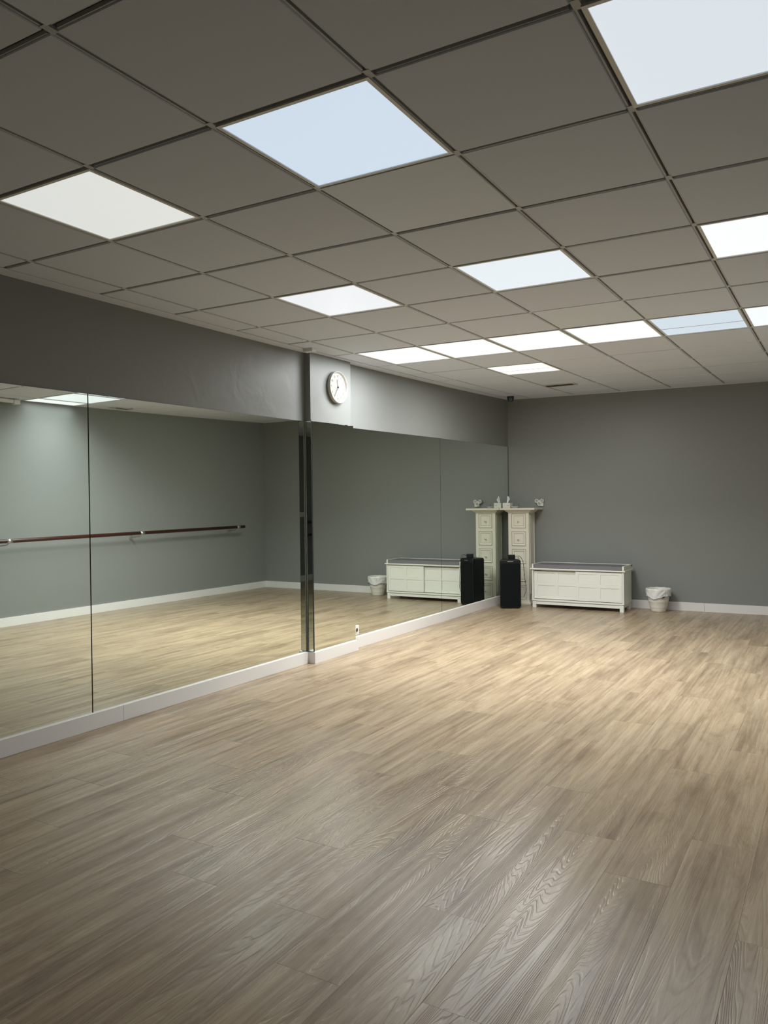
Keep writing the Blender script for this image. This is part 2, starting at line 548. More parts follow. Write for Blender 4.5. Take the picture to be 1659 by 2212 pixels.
# ------------------------------------------------------------------ ceiling lights
for (col, row, label, rgb, st, watts, lc, seam) in LIGHT_SPEC:
    x0 = xs_all[col + 4]
    x1 = xs_all[col + 5]
    y0, y1 = YG[row], YG[row + 1]
    if x1 > XR - 0.01: x1 = XR - 0.012
    xm, ym = (x0 + x1) / 2, (y0 + y1) / 2
    zm = zc(xm, ym)
    r = empty('ceiling_light', label, 'ceiling light', (xm, ym, zm), group='square panel lights in the ceiling')

    def loc_prism(mb, a, c, d, e, z0, z1, mi=0):
        n0 = len(mb.v)
        prism(mb, a, c, d, e, z0, z1, mi)
        for i in range(n0, len(mb.v)):
            v = mb.v[i]
            mb.v[i] = (v[0] - xm, v[1] - ym, v[2] - zm)
    fr = MB()
    g, wd = 0.008, 0.013
    ax, bx_, ay, by = x0 + g, x1 - g, y0 + g, y1 - g
    loc_prism(fr, ax, ay, bx_, ay + wd, -0.004, 0.03)
    loc_prism(fr, ax, by - wd, bx_, by, -0.004, 0.03)
    loc_prism(fr, ax, ay + wd, ax + wd, by - wd, -0.004, 0.03)
    loc_prism(fr, bx_ - wd, ay + wd, bx_, by - wd, -0.004, 0.03)
    fr.build('frame', M_LWHITE, r)
    df = MB()
    c = lin(*rgb)
    mdif = emit('diffuser_' + str(len(bpy.data.materials)), c, st)
    if seam:
        ys_ = ay + (by - ay) * 0.62
        loc_prism(df, ax + wd, ay + wd, bx_ - wd, ys_ - 0.004, 0.0, 0.012)
        d1 = df.build('diffuser', mdif, r)
        df = MB()
        loc_prism(df, ax + wd, ys_ + 0.004, bx_ - wd, by - wd, 0.0, 0.012)
        df.build('diffuser', mdif, r)
        sm = MB(); loc_prism(sm, ax + wd, ys_ - 0.004, bx_ - wd, ys_ + 0.004, -0.001, 0.012)
        so = sm.build('seam_strip', mat('seam_pinkish', lin(176, 150, 158), 0.6), r)
    else:
        loc_prism(df, ax + wd, ay + wd, bx_ - wd, by - wd, 0.0, 0.012)
        df.build('diffuser', mdif, r)
    ld = bpy.data.lights.new('panel_lamp', 'AREA')
    ld.shape = 'RECTANGLE'
    ld.size = (x1 - x0) - 0.06
    ld.size_y = (y1 - y0) - 0.06
    ld.energy = watts * LAMP_GAIN
    ld.color = lc
    ld.spread = math.radians(180 if col == -3 else {0: 116, 3: 140, 6: 144, 8: 180}[row])
    lo = bpy.data.objects.new('panel_lamp', ld)
    C.objects.link(lo)
    lo.location = (0, 0, -0.008)
    lo.parent = r

# ------------------------------------------------------------------ baseboards
def baseboard(name, x0, y0, x1, y1, h, label=None):
    q = MB(); q.box(x0, y0, 0, x1, y1, h, 0, 0.002)
    return structure(q.build(name, M_BASE))


baseboard('baseboard_left', 0, YB, 0.022, 1.374, 0.096)
baseboard('baseboard_left', 0, 1.3755, 0.022, PY0 - 0.012, 0.096)
baseboard('baseboard_pillar', 0.0, PY0 - 0.018, 0.012, PY0 - 0.012, 0.096)
q = MB()
q.box(0.0, PY0 - 0.014, 0, 0.086, PY0 + 0.001, 0.094, 0, 0.0015)
q.box(0.062, PY0 + 0.0005, 0, 0.086, 3.945, 0.094, 0, 0.0015)
q.box(0.022, 3.93, 0, 0.0855, 3.945, 0.094, 0, 0.0015)
structure(q.build('baseboard_pillar', M_BASE))
baseboard('baseboard_left', 0, 3.946, 0.024, YF, 0.104)
baseboard('baseboard_far', 0.024, YF - 0.016, 2.42, YF, 0.1)
baseboard('baseboard_far', 2.4215, YF - 0.016, XR - 0.016, YF, 0.1)
baseboard('baseboard_right', XR - 0.016, YB, XR, 3.2, 0.1)
baseboard('baseboard_right', XR - 0.016, 3.2015, XR, 5.43, 0.1)
baseboard('baseboard_right', XR - 0.016, 5.4315, XR, YF, 0.1)
baseboard('baseboard_back', 0.022, YB, XR - 0.016, YB + 0.016, 0.1)


# ------------------------------------------------------------------ mirrors
def mirror(label, y0, y1, z0, z1a, z1b, x=0.0, chip=False):
    """sheet of mirror glass on a plane x = const facing into the room; z1a/z1b top heights at y0/y1"""
    r = empty('wall_mirror', label, 'mirror', (x, (y0 + y1) / 2, z0), group='large wall mirrors')
    ym = (y0 + y1) / 2
    t = 0.005
    top = [(y0, z1a), (y1, z1b)]
    if chip:
        n = 26
        top = []
        rnd = random.Random(3)
        for i in range(n + 1):
            yy = y0 + (y1 - y0) * i / n
            zz = z1a + (z1b - z1a) * i / n
            if 0 < i < n and (i > 16 or i < 2): zz -= rnd.uniform(0.0, 0.007)
            top.append((yy, zz))
    outline = [(y0, z0)] + [(y1, z0)] + top[::-1]
    g = MB()
    back = [(0.0008, yy - ym, zz - z0) for yy, zz in outline]
    front = [(t, yy - ym, zz - z0) for yy, zz in outline]
    g.poly(front, 0)
    g.poly(back[::-1], 1)
    n = len(outline)
    for i in range(n):
        j = (i + 1) % n
        g.poly([back[i], back[j], front[j], front[i]], 1)
    g.build('glass', [M_MIRROR, M_GLEDGE], r)
    c = MB(); c.box(0.0008, y0 - ym, -0.003, t + 0.004, y1 - ym, -0.0002)
    c.build('caulk_bead', M_CAULK, r)
    return r


mirror('large wall mirror behind the camera position, third back from the pillar', -2.92, -0.886, 0.0985, 1.93, 1.94)
mirror('leftmost wall mirror, cut by the left photo edge, reflecting the start of the barre', -0.879, 1.158, 0.0985, 1.945, 1.968)
mirror('large wall mirror left of the pillar reflecting the end of the barre', 1.166, 3.268, 0.0985, 1.968, 1.99)
mirror('narrow front mirror on the pillar below the clock, chipped along its top edge', 3.303, 3.928, 0.0965, 1.99, 2.002, x=PX, chip=True)
mirror('wall mirror just right of the pillar, with the power socket at its lower corner', 3.948, 5.781, 0.1065, 1.992, 2.02)
mirror('last wall mirror in the far corner, behind the black speaker', 5.787, 7.795, 0.1065, 2.02, 2.043)
# slim strip mirror on the side of the pillar
r = empty('wall_mirror', 'slim dark strip mirror on the side of the pillar', 'mirror', (0.0, PY0, 0.0965), group='large wall mirrors')
g = MB()
g.box(0.0053, -0.0055, 0, 0.066, -0.0008, 1.90, 1)
g.poly([(0.0056, -0.0057, 0.002), (0.0645, -0.0057, 0.002), (0.0645, -0.0057, 1.896), (0.0056, -0.0057, 1.896)], 0)
g.build('glass', [M_MIRROR, M_GLEDGE], r)
g = MB(); g.box(0.0655, -0.006, 0, 0.0675, 0.0, 1.905)
g.build('corner_bead', M_GAP, r)
# dark joints behind the gaps between sheets
for yy, zt in ((-0.8825, 1.94), (1.162, 1.966), (5.784, 2.018)):
    q = MB(); q.box(0.0, yy - 0.0045, 0.1, 0.003, yy + 0.0045, zt)
    structure(q.build('trim_1', M_GAP))
q = MB(); q.box(0.0, 7.795, 0.104, 0.006, YF, 2.043)
structure(q.build('trim_2', M_GLEDGE))

# ------------------------------------------------------------------ power socket by the pillar
r = empty('power_socket', 'small white wall socket at the foot of the mirror beside the pillar', 'socket', (0.005, 4.028, 0.163))
b = MB(); b.box(0, -0.04, -0.042, 0.009, 0.04, 0.042, 0, 0.003); b.build('plate', M_PLASTIC, r)
RX = Matrix.Rotation(math.pi / 2, 4, 'Y')
b = MB(); b.lathe([(0.0235, 0.0), (0.0235, 0.012), (0.0195, 0.012), (0.0195, 0.0095)], seg=24, M4=RX, closed=False); b.build('ring', M_PLASTIC, r)
b = MB(); b.lathe([(0.0194, 0.0085), (0.0194, 0.0102)], seg=24, M4=RX)
b.build('well', M_HOLE, r)
b = MB()
for s in (-1, 1): b.lathe([(0.0025, 0.009), (0.0025, 0.0108)], 0, s * 0.0095, seg=8, M4=RX)
b.build('pin_hole', M_GAP, r)

r = empty('light_switch', 'white double light switch behind the camera, seen in the pillar strip mirror', 'switch', (XR, -2.21, 1.14))
b = MB(); b.box(-0.009, -0.06, -0.042, -0.0005, 0.06, 0.042, 0, 0.003); b.build('plate', M_PLASTIC, r)
for q_ in (-1, 1):
    b = MB(); b.box(-0.014, q_ * 0.028 - 0.025, -0.03, -0.0085, q_ * 0.028 + 0.025, 0.03, 0, 0.002); b.build('rocker', M_PLASTIC, r)

# ------------------------------------------------------------------ wall clock
CY, CZ, CR = 3.665, 2.309, 0.137
r = empty('wall_clock', 'round white wall clock with pale numerals on the pillar', 'clock', (PX, CY, CZ))
b = MB(); b.lathe([(CR * 0.9, 0.0), (CR * 0.985, 0.004), (CR, 0.015), (CR, 0.035), (CR - 0.002, 0.038), (CR - 0.005, 0.038), (CR - 0.008, 0.035), (CR - 0.018, 0.022)], seg=64, M4=RX, closed=False)
b.build('case', M_CLOCK, r)
b = MB(); b.lathe([(CR - 0.004, 0.014), (CR - 0.012, 0.0225)], seg=64, M4=RX); b.build('face', M_FACE, r)


def hand(name, deg, ln, wd, x, m):
    a = math.radians(deg)
    d = Vector((0, math.sin(a), math.cos(a)))
    n = Vector((0, math.cos(a), -math.sin(a)))
    q = MB()
    p0 = -d * 0.012
    p1 = d * ln
    for s0, s1 in ((-1, -0.35), (0.35, 1)):
        pts = [p0 + n * wd * s0, p0 + n * wd * s1, p1 + n * wd * s1 * 0.7, p1 + n * wd * s0 * 0.7]
        q.poly([(x, v.y, v.z) for v in pts]); q.poly([(x + 0.001, v.y, v.z) for v in pts])
        for i in range(4):
            j = (i + 1) % 4
            q.poly([(x, pts[i].y, pts[i].z), (x, pts[j].y, pts[j].z), (x + 0.001, pts[j].y, pts[j].z), (x + 0.001, pts[i].y, pts[i].z)])
    return q.build(name, m, r)


hand('hour_hand', 351, 0.066, 0.0052, 0.026, M_HAND)
hand('minute_hand', 214, 0.098, 0.0045, 0.028, M_HAND)
b = MB(); b.lathe([(0.0065, 0.0225), (0.0065, 0.031), (0.004, 0.032)], seg=20, M4=RX); b.build('hub', M_DARK, r)
for i in range(1, 13):
    cu = bpy.data.curves.new('numeral', 'FONT')
    cu.body = str(i); cu.size = 0.030; cu.align_x = 'CENTER'; cu.align_y = 'CENTER'; cu.extrude = 0.0004
    to = bpy.data.objects.new('t', cu)
    me = bpy.data.meshes.new_from_object(to)
    bpy.data.objects.remove(to)
    me.materials.clear(); me.materials.append(M_NUM)
    a = math.radians(30 * i)
    rr = CR * 0.70
    no = bpy.data.objects.new('numeral', me); C.objects.link(no)
    no.parent = r
    # text x axis -> +y, text y axis -> +z, faces +x
    no.matrix_local = Matrix(((0, 0, 1, 0.0235), (1, 0, 0, rr * math.sin(a)), (0, 1, 0, rr * math.cos(a)), (0, 0, 0, 1)))

# ------------------------------------------------------------------ small ceiling block above the pillar corner
b = MB(); b.box(-0.045, -0.028, -0.03, 0.045, 0.028, 0.002, 0, 0.002)
o = b.build('junction_block', M_LWHITE, None, (0.15, 3.17, zc(0.15, 3.17) - 0.001))
tag(o, 'tiny white block on the ceiling above the pillar corner', 'junction box')

# ------------------------------------------------------------------ air grille
gx, gy = 1.10, 6.60
r = empty('air_grille', 'flat rectangular slotted air grille in a far ceiling tile', 'vent', (gx, gy, zc(gx, gy) - 0.004))
b = MB()
b.box(-0.18, -0.085, -0.008, 0.18, -0.062, 0); b.box(-0.18, 0.062, -0.008, 0.18, 0.085, 0)
b.box(-0.18, -0.062, -0.008, -0.155, 0.062, 0); b.box(0.155, -0.062, -0.008, 0.18, 0.062, 0)
b.build('frame', M_GRILL, r)
b = MB(); b.box(-0.155, -0.062, -0.001, 0.155, 0.062, 0.0005); b.build('backing', M_GRILLD, r)
for i in range(5):
    yy = -0.048 + i * 0.024
    b = MB(); b.poly([(-0.155, yy - 0.006, -0.007), (0.155, yy - 0.006, -0.007), (0.155, yy + 0.004, -0.0012), (-0.155, yy + 0.004, -0.0012)])
    b.poly([(-0.155, yy - 0.006, -0.0055), (0.155, yy - 0.006, -0.0055), (0.155, yy + 0.004, 0.0), (-0.155, yy + 0.004, 0.0)])
    b.build('slat', M_GRILL, r)
gx, gy = 3.93, 4.78
r = empty('air_grille', 'small slotted grille in the ceiling by the right wall, seen in the left mirror', 'vent', (gx, gy, zc(gx, gy) - 0.004))
b = MB()
b.box(-0.06, -0.15, -0.008, 0.06, -0.13, 0); b.box(-0.06, 0.13, -0.008, 0.06, 0.15, 0)
b.box(-0.06, -0.13, -0.008, -0.045, 0.13, 0); b.box(0.045, -0.13, -0.008, 0.06, 0.13, 0)
b.build('frame', M_GRILL, r)
b = MB(); b.box(-0.045, -0.13, -0.001, 0.045, 0.13, 0.0005); b.build('backing', M_GRILLD, r)

# ------------------------------------------------------------------ white track on the ceiling by the right wall (seen in the mirror)
r = empty('ceiling_track', 'white ceiling track beside the right wall, seen at the top of the left mirror', 'track', (4.05, 2.2, zc(4.05, 2.2) - 0.004))
b = MB(); b.box(-0.02, -1.5, -0.035, 0.02, 1.2, 0, 0, 0.002); b.build('rail', M_LWHITE, r)
b = MB(); b.box(-0.032, 1.2, -0.045, 0.032, 1.27, 0.0, 0, 0.002); b.build('end_block', M_LWHITE, r)

# ------------------------------------------------------------------ ceiling camera
r = empty('ceiling_camera', 'small dark camera hanging from the ceiling in the far corner', 'camera', (0.205, 7.40, zc(0.205, 7.40) - 0.003))
b = MB(); b.lathe([(0.043, 0.0), (0.045, -0.004), (0.044, -0.02), (0.037, -0.048), (0.026, -0.066), (0.012, -0.073)], seg=36)
b.build('housing', M_CAM, r)
dv = (Vector((3.79, -1.86, 1.3)) - Vector((0.205, 7.40, 2.6))).normalized()
Q = Matrix.Translation(Vector((0.030 * dv.x, 0.030 * dv.y, -0.042))) @ dv.to_track_quat('Z', 'Y').to_matrix().to_4x4()
b = MB(); b.lathe([(0.019, -0.012), (0.0195, 0.006), (0.017, 0.0095), (0.0115, 0.0095), (0.010, 0.005)], seg=28, M4=Q, closed=False); b.build('lens_ring', M_LENS, r)
b = MB(); b.lathe([(0.0108, 0.002), (0.0108, 0.006), (0.005, 0.008)], seg=24, M4=Q); b.build('lens', M_DARK, r)

# ------------------------------------------------------------------ narrow drawer chest in the corner
CX0, CX1, CF, CB = 0.094, 0.371, 7.56, 7.795
r = empty('drawer_chest', 'tall narrow cream chest with five small drawers in the far corner', 'chest of drawers', ((CX0 + CX1) / 2, (CF + CB) / 2, 0))
ox, oy = (CX0 + CX1) / 2, (CF + CB) / 2
hx, hy = (CX1 - CX0) / 2, (CB - CF) / 2
b = MB()
# carcass built from stiles, rails, sides
b.box(-hx, -hy, 0.04, -hx + 0.046, hy, 1.185)
b.box(hx - 0.04, -hy, 0.04, hx, hy, 1.185)
b.box(-hx + 0.046, -hy + 0.03, 0.04, hx - 0.04, hy, 1.185)
zd = [1.0655, 0.8365, 0.6075, 0.3785, 0.1495]
edges = [0.04] + sum([[z - 0.094, z + 0.094] for z in zd[::-1]], []) + [1.185]
for i in range(0, len(edges), 2):
    b.box(-hx + 0.046, -hy, edges[i], hx - 0.04, -hy + 0.03, edges[i + 1])
b.build('carcass', M_CREAM, r)
# side panel mouldings
for s in (-1, 1):
    b = MB()
    X = s * hx
    for (ya, yb_, za, zb) in ((-hy + 0.035, -hy + 0.048, 0.13, 1.14), (hy - 0.045, hy - 0.032, 0.13, 1.14), (-hy + 0.048, hy - 0.045, 1.127, 1.14), (-hy + 0.048, hy - 0.045, 0.13, 0.143)):
        b.box(X - s * 0.001, ya, za, X + s * 0.006, yb_, zb, 0, 0.002)
    b.build('side_moulding', M_CREAM, r)
b = MB()
prof = [(0.0, 1.168), (0.004, 1.174), (0.012, 1.180), (0.026, 1.190), (0.036, 1.199), (0.038, 1.2075)]
for (d0, z0_), (d1, z1_) in zip(prof, prof[1:]):
    def rect(d, z): return [(-hx - d, -hy - d, z), (hx + d, -hy - d, z), (hx + d, hy, z), (-hx - d, hy, z)]
    A, B = rect(d0, z0_), rect(d1, z1_)
    for i in range(4):
        j = (i + 1) % 4
        b.poly([A[i], A[j], B[j], B[i]])
b.poly(rect(0.038, 1.2075)); b.poly(rect(0.0, 1.168))
b.build('crown_moulding', M_CREAM, r)
# wide top slab reaching from the mirror, out beyond the body
bm_ = MB()
bm_.box(0.006 - ox, 7.475 - oy, 1.2075, 0.478 - ox, 7.808 - oy, 1.232, 0, 0.007)
bm_.build('top', M_CREAM, r)
b = MB()
prof = [(0.024, 0.0), (0.024, 0.012), (0.016, 0.024), (0.006, 0.038), (0.0, 0.06)]
for (d0, z0_), (d1, z1_) in zip(prof, prof[1:]):
    A, B = rect(d0, z0_), rect(d1, z1_)
    for i in range(4):
        j = (i + 1) % 4
        b.poly([A[i], A[j], B[j], B[i]])
b.poly(rect(0.024, 0.0)); b.poly(rect(0.0, 0.06))
b.build('plinth', M_CREAM, r)
xc = ((-hx + 0.046) + (hx - 0.04)) / 2
hw = ((hx - 0.04) - (-hx + 0.046)) / 2 - 0.003
for z in zd:
    hh = 0.0905
    d = MB()
    F = -hy - 0.004
    d.box(xc - hw, F + 0.008, z - hh, xc + hw, -hy + 0.028, z + hh)
    # raised frame, sloping in to a lower centre panel
    R0 = [(xc - hw, z - hh), (xc + hw, z - hh), (xc + hw, z + hh), (xc - hw, z + hh)]
    def inset(k): return [(xc - hw + k, z - hh + k), (xc + hw - k, z - hh + k), (xc + hw - k, z + hh - k), (xc - hw + k, z + hh - k)]
    lv = [(0.0, F + 0.008, 0), (0.003, F, 0), (0.012, F - 0.001, 0), (0.026, F + 0.0055, 0), (0.028, F + 0.006, 1), (0.031, F + 0.003, 0)]
    for (k0, y0_, m0), (k1, y1_, m1) in zip(lv, lv[1:]):
        A = [(p_[0], y0_, p_[1]) for p_ in inset(k0)]
        B = [(p_[0], y1_, p_[1]) for p_ in inset(k1)]
        for i in range(4):
            j = (i + 1) % 4
            d.poly([A[i], A[j], B[j], B[i]], m1)
    d.poly([(p_[0], F + 0.003, p_[1]) for p_ in inset(0.031)])
    dr = d.build('drawer', [M_CREAM, M_GLAZE], r)
    # dark glaze left in the gap round the drawer front
    gl = MB()
    e = 0.0026
    for (xa, za, xb, zb) in ((xc - hw - e, z - hh - e, xc - hw - 0.0002, z + hh + e), (xc + hw + 0.0002, z - hh - e, xc + hw + e, z + hh + e), (xc - hw, z + hh + 0.0002, xc + hw, z + hh + e), (xc - hw, z - hh - e, xc + hw, z - hh - 0.0002)):
        gl.box(xa, -hy + 0.001, za, xb, -hy + 0.01, zb)
    gl.build('glaze_line', M_GLAZE, dr)
    RY = Matrix.Translation((xc - 0.002, F + 0.003, z - 0.008)) @ Matrix.Rotation(math.pi / 2, 4, 'X')
    kb = MB(); kb.lathe([(0.005, 0.0), (0.005, 0.008), (0.0105, 0.012), (0.0125, 0.017), (0.0115, 0.0215), (0.0052, 0.0235), (0.0048, 0.022)], seg=24, M4=RY, closed=False)
    kb.build('knob', M_KNOB, dr)
    kb = MB(); kb.lathe([(0.0052, 0.0212), (0.0052, 0.0232), (0.003, 0.0238)], seg=16, M4=RY)
    kb.build('knob_screw', M_DARK, dr)

# tissue box on the chest
r = empty('tissue_box', 'small white tissue box on top of the narrow chest', 'tissue box', (0.066, 7.62, 1.2325), 0.0)
b = MB(); b.box(-0.052, -0.05, 0, 0.05, 0.05, 0.068, 0, 0.002); b.build('box', M_CARD, r)
b = MB()
for i in range(3): b.box(0.012 + i * 0.008, -0.0512, 0.031, 0.018 + i * 0.008, -0.0499, 0.038)
b.build('printed_mark', M_CARDMARK, r)
b = MB()
n = 10
for sgn, lean, wtop in ((1, 0.02, 0.016), (-1, -0.012, 0.022)):
    for i in range(n):
        t0, t1 = i / n, (i + 1) / n
        def pt(u, t):
            wd = 0.012 + wtop * math.sin(t * 2.4) 
            return (-0.004 + lean * t * sgn * 0.6 + (u - 0.5) * wd + 0.012 * (sgn < 0) * t, 0.004 * sgn + 0.012 * math.sin(3 * u + 4 * t) * t, 0.067 + (0.088 - 0.022 * (sgn < 0)) * t - 0.01 * u * t)
        for k in range(5):
            u0, u1 = k / 5, (k + 1) / 5
            b.poly([pt(u0, t0), pt(u1, t0), pt(u1, t1), pt(u0, t1)])
b.build('tissue', M_TISSUE, r)

# shallow dish
r = empty('dish', 'low white dish on the narrow chest, right of the tissue box', 'dish', (0.172, 7.60, 1.2325))
b = MB(); b.lathe([(0.018, 0.0), (0.024, 0.001), (0.046, 0.014), (0.05, 0.019), (0.048, 0.0195), (0.043, 0.0155), (0.022, 0.004)], seg=36); b.build('bowl', M_PLASTIC, r)
b = MB(); b.box(-0.045, -0.014, 0.012, -0.008, 0.008, 0.019, 0, 0.003); b.build('soap_bar', M_TISSUE, r)
b = MB(); b.tube([(0.03, 0.06, 0), (0.03, 0.06, 0.03), (0.031, 0.06, 0.055)], 0.0035, 10)
o = b.build('incense_stick', mat('grey_stick', lin(112, 112, 108), 0.6), None, (0.172, 7.60, 1.2325))
tag(o, 'thin grey upright stick behind the white dish on the chest', 'stick')

# ------------------------------------------------------------------ triple socket adapter on the far wall
r = empty('socket_adapter', 'white three-way socket adapter on the wall above the bench', 'socket', (0.438, YF, 1.30))
b = MB(); b.box(-0.018, -0.03, -0.048, 0.05, 0.0, 0.03, 0, 0.006); b.build('body', M_PLASTIC, r)
RYm = Matrix.Rotation(math.pi / 2, 4, 'X')
for (ax_, az_) in ((-0.034, 0.021), (0.034, 0.021), (0.0, -0.013)):
    T = Matrix.Translation((ax_, -0.028, az_)) @ RYm
    s = MB(); s.lathe([(0.025, -0.012), (0.027, 0.0), (0.0265, 0.014), (0.024, 0.017), (0.0195, 0.017), (0.0185, 0.008)], seg=32, M4=T, closed=False)
    so = s.build('outlet', M_PLASTIC, r)
    s = MB(); s.lathe([(0.0192, 0.004), (0.0192, 0.0085)], seg=28, M4=T); s.build('well', mat('outlet_shade', lin(176, 176, 168), 0.5), so)
    s = MB()
    for q_ in (-1, 1):
        s.lathe([(0.0028, 0.006), (0.0028, 0.0092)], q_ * 0.0088, 0, seg=8, M4=T)
    s.build('pin_hole', M_DARK, so)

# ------------------------------------------------------------------ black speaker
r = empty('speaker', 'tall black party speaker standing on the floor in front of the cream chest', 'speaker', (0.248, 7.187, 0), math.radians(28))
def rounded_prism(mb, w_, d_, z0, z1, rad, mi=0, seg=6, bev=0.03, taper=1.0):
    bm = bmesh.new()
    bmesh.ops.create_cube(bm, size=1)
    for v in bm.verts: v.co = (v.co.x * w_, v.co.y * d_, (z0 + z1) / 2 + v.co.z * (z1 - z0))
    es = [e for e in bm.edges if abs(e.verts[0].co.x - e.verts[1].co.x) < 1e-6 and abs(e.verts[0].co.z - e.verts[1].co.z) < 1e-6]
    bmesh.ops.bevel(bm, geom=es, offset=rad, segments=seg, profile=0.5, affect='EDGES')
    es = [e for e in bm.edges if all(abs(abs(v.co.y) - d_ / 2) < 1e-6 for v in e.verts) and abs(e.verts[0].co.y - e.verts[1].co.y) < 1e-6]
    bmesh.ops.bevel(bm, geom=es, offset=bev, segments=3, profile=0.5, affect='EDGES')
    for v in bm.verts:
        v.co.x *= 1 + (taper - 1) * (v.co.y / d_ + 0.5)
    mb.bm(bm, mi)
b = MB(); rounded_prism(b, 0.262, 0.22, 0.004, 0.605, 0.032, bev=0.012, taper=0.66); b.build('cabinet', M_BLACK, r)
b = MB(); rounded_prism(b, 0.236, 0.012, 0.03, 0.555, 0.028, bev=0.003)
o = b.build('grille', M_GRILLE, r, (0, -0.111, 0))
b = MB(); b.box(-0.036, -0.1155, 0.574, 0.036, -0.109, 0.583, 0, 0.002); b.build('handle_strip', M_SLIT, r)
for sx in (-1, 1):
    for sy in (-1, 1):
        b = MB(); b.lathe([(0.014, 0.0), (0.014, 0.006)], sx * (0.09 - 0.02 * (sy > 0)), sy * 0.08, seg=14)
        b.build('rubber_foot', M_DARK, r)

r = empty('receiver_box', 'small black box on top of the black speaker', 'receiver', (0.285, 7.17, 0.6055))
b = MB(); b.box(-0.037, -0.03, 0, 0.037, 0.03, 0.052, 0, 0.004); b.build('housing', M_BLACK, r)
b = MB(); b.box(-0.012, -0.031, 0.02, 0.012, -0.029, 0.032, 0, 0.001); b.build('display', M_DARK, r)
b = MB(); b.tube([(0.3235, 7.17, 0.63), (0.37, 7.17, 0.648), (0.395, 7.17, 0.64), (0.42, 7.18, 0.60), (0.432, 7.18, 0.56), (0.437, 7.19, 0.45), (0.447, 7.20, 0.35), (0.458, 7.21, 0.27), (0.455, 7.21, 0.215), (0.444, 7.21, 0.175), (0.432, 7.21, 0.155), (0.426, 7.21, 0.14)], 0.0022, 6)
o = b.build('speaker_cable', M_DARK)
tag(o, 'thin dark cable hanging down the right side of the black speaker', 'cable')
b = MB(); b.tube([(0.3235, 7.185, 0.62), (0.37, 7.19, 0.638), (0.395, 7.20, 0.628), (0.424, 7.22, 0.57), (0.433, 7.22, 0.45), (0.437, 7.22, 0.34), (0.448, 7.22, 0.26), (0.450, 7.22, 0.2)], 0.0016, 6)
o = b.build('speaker_cable', M_DARK)
tag(o, 'second thinner cable beside the longer one on the black speaker', 'cable')

# ------------------------------------------------------------------ white storage bench
BX0, BX1, BY0, BY1 = 0.489, 1.612, 7.322, 7.705
r = empty('storage_bench', 'low white storage bench with sliding doors against the far wall', 'bench', (BX0, BY0, 0))
W, D = BX1 - BX0, BY1 - BY0
T_ = 0.02
for sx, nm in ((0, 'left'), (1, 'right')):
    b = MB()
    xa = 0 if sx == 0 else W - T_
    b.box(xa, 0, 0.085, xa + T_, D, 0.474, 0, 0.0015)
    b.build('side_panel', M_BENCH, r)
    b = MB()
    b.box(xa, 0.003, 0.489, xa + T_, D, 0.539, 0, 0.003)
    b.build('arm_rail', M_BENCH, r)
b = MB(); b.box(-0.018, -0.018, 0.474, W + 0.018, D + 0.012, 0.489, 0, 0.003); b.build('seat_board', M_BENCH, r)
b = MB(); b.box(T_, D - 0.018, 0.489, W - T_, D, 0.539, 0, 0.002); b.build('back_rail', M_BENCH, r)
b = MB(); b.box(T_, 0.0, 0.085, W - T_, D, 0.105, 0, 0.001); b.build('bottom_board', M_BENCH, r)
b = MB(); b.box(T_, D - 0.012, 0.105, W - T_, D - 0.002, 0.474); b.build('back_panel', M_BENCH, r)
b = MB(); b.box(T_, 0.004, 0.462, W - T_, 0.05, 0.474); b.build('door_track', M_BENCH, r)


def door(x0, x1, z0, z1, yf, panels, name='sliding_door'):
    d = MB()
    t = 0.014
    xs = sorted({x0, x1} | {p[0] for p in panels} | {p[1] for p in panels})
    zs = sorted({z0, z1} | {p[2] for p in panels} | {p[3] for p in panels})
    d.box(x0, yf + 0.006, z0, x1, yf + t, z1)
    for i in range(len(xs) - 1):
        for j in range(len(zs) - 1):
            cx, cz = (xs[i] + xs[i + 1]) / 2, (zs[j] + zs[j + 1]) / 2
            if any(p[0] < cx < p[1] and p[2] < cz < p[3] for p in panels): continue
            d.box(xs[i], yf, zs[j], xs[i + 1], yf + 0.006, zs[j + 1])
    o = d.build(name, M_BENCH, r)
    for p in panels:
        q = MB(); q.box(p[0] + 0.0009, yf + 0.0045, p[2] + 0.0009, p[1] - 0.0009, yf + 0.0062, p[3] - 0.0009)
        q.build('door_panel', M_BENCH, o)
    return o


def L_(x): return x - BX0
door(L_(0.512), L_(1.06), 0.112, 0.452, 0.028, [(L_(0.556), L_(0.775), 0.317, 0.426), (L_(0.815), L_(1.03), 0.317, 0.426), (L_(0.556), L_(0.775), 0.150, 0.277), (L_(0.815), L_(1.03), 0.150, 0.277)])
door(L_(1.037), L_(1.588), 0.112, 0.468, 0.004, [(L_(1.076), L_(1.295), 0.313, 0.434), (L_(1.339), L_(1.556), 0.313, 0.434), (L_(1.076), L_(1.295), 0.143, 0.274), (L_(1.339), L_(1.556), 0.143, 0.274)])
b = MB()
b.box(0.05, 0.012, 0.042, W - 0.05, 0.03, 0.0795, 0, 0.001)
b.box(0.05, D - 0.03, 0.042, W - 0.05, D - 0.012, 0.0795, 0, 0.001)
b.box(0.018, 0.045, 0.042, 0.036, D - 0.045, 0.0795, 0, 0.001)
b.box(W - 0.036, 0.045, 0.042, W - 0.018, D - 0.045, 0.0795, 0, 0.001)
b.box(0.02, 0.02, 0.0795, W - 0.02, D - 0.02, 0.0852)
b.build('apron', M_BENCH, r)
for sx in (0, 1):
    for sy in (0, 1):
        b = MB()
        xa = 0.006 if sx == 0 else W - 0.006 - 0.045
        ya = 0.005 if sy == 0 else D - 0.005 - 0.045
        b.box(xa, ya, 0, xa + 0.045, ya + 0.045, 0.0795, 0, 0.0015)
        b.build('leg', M_BENCH, r)
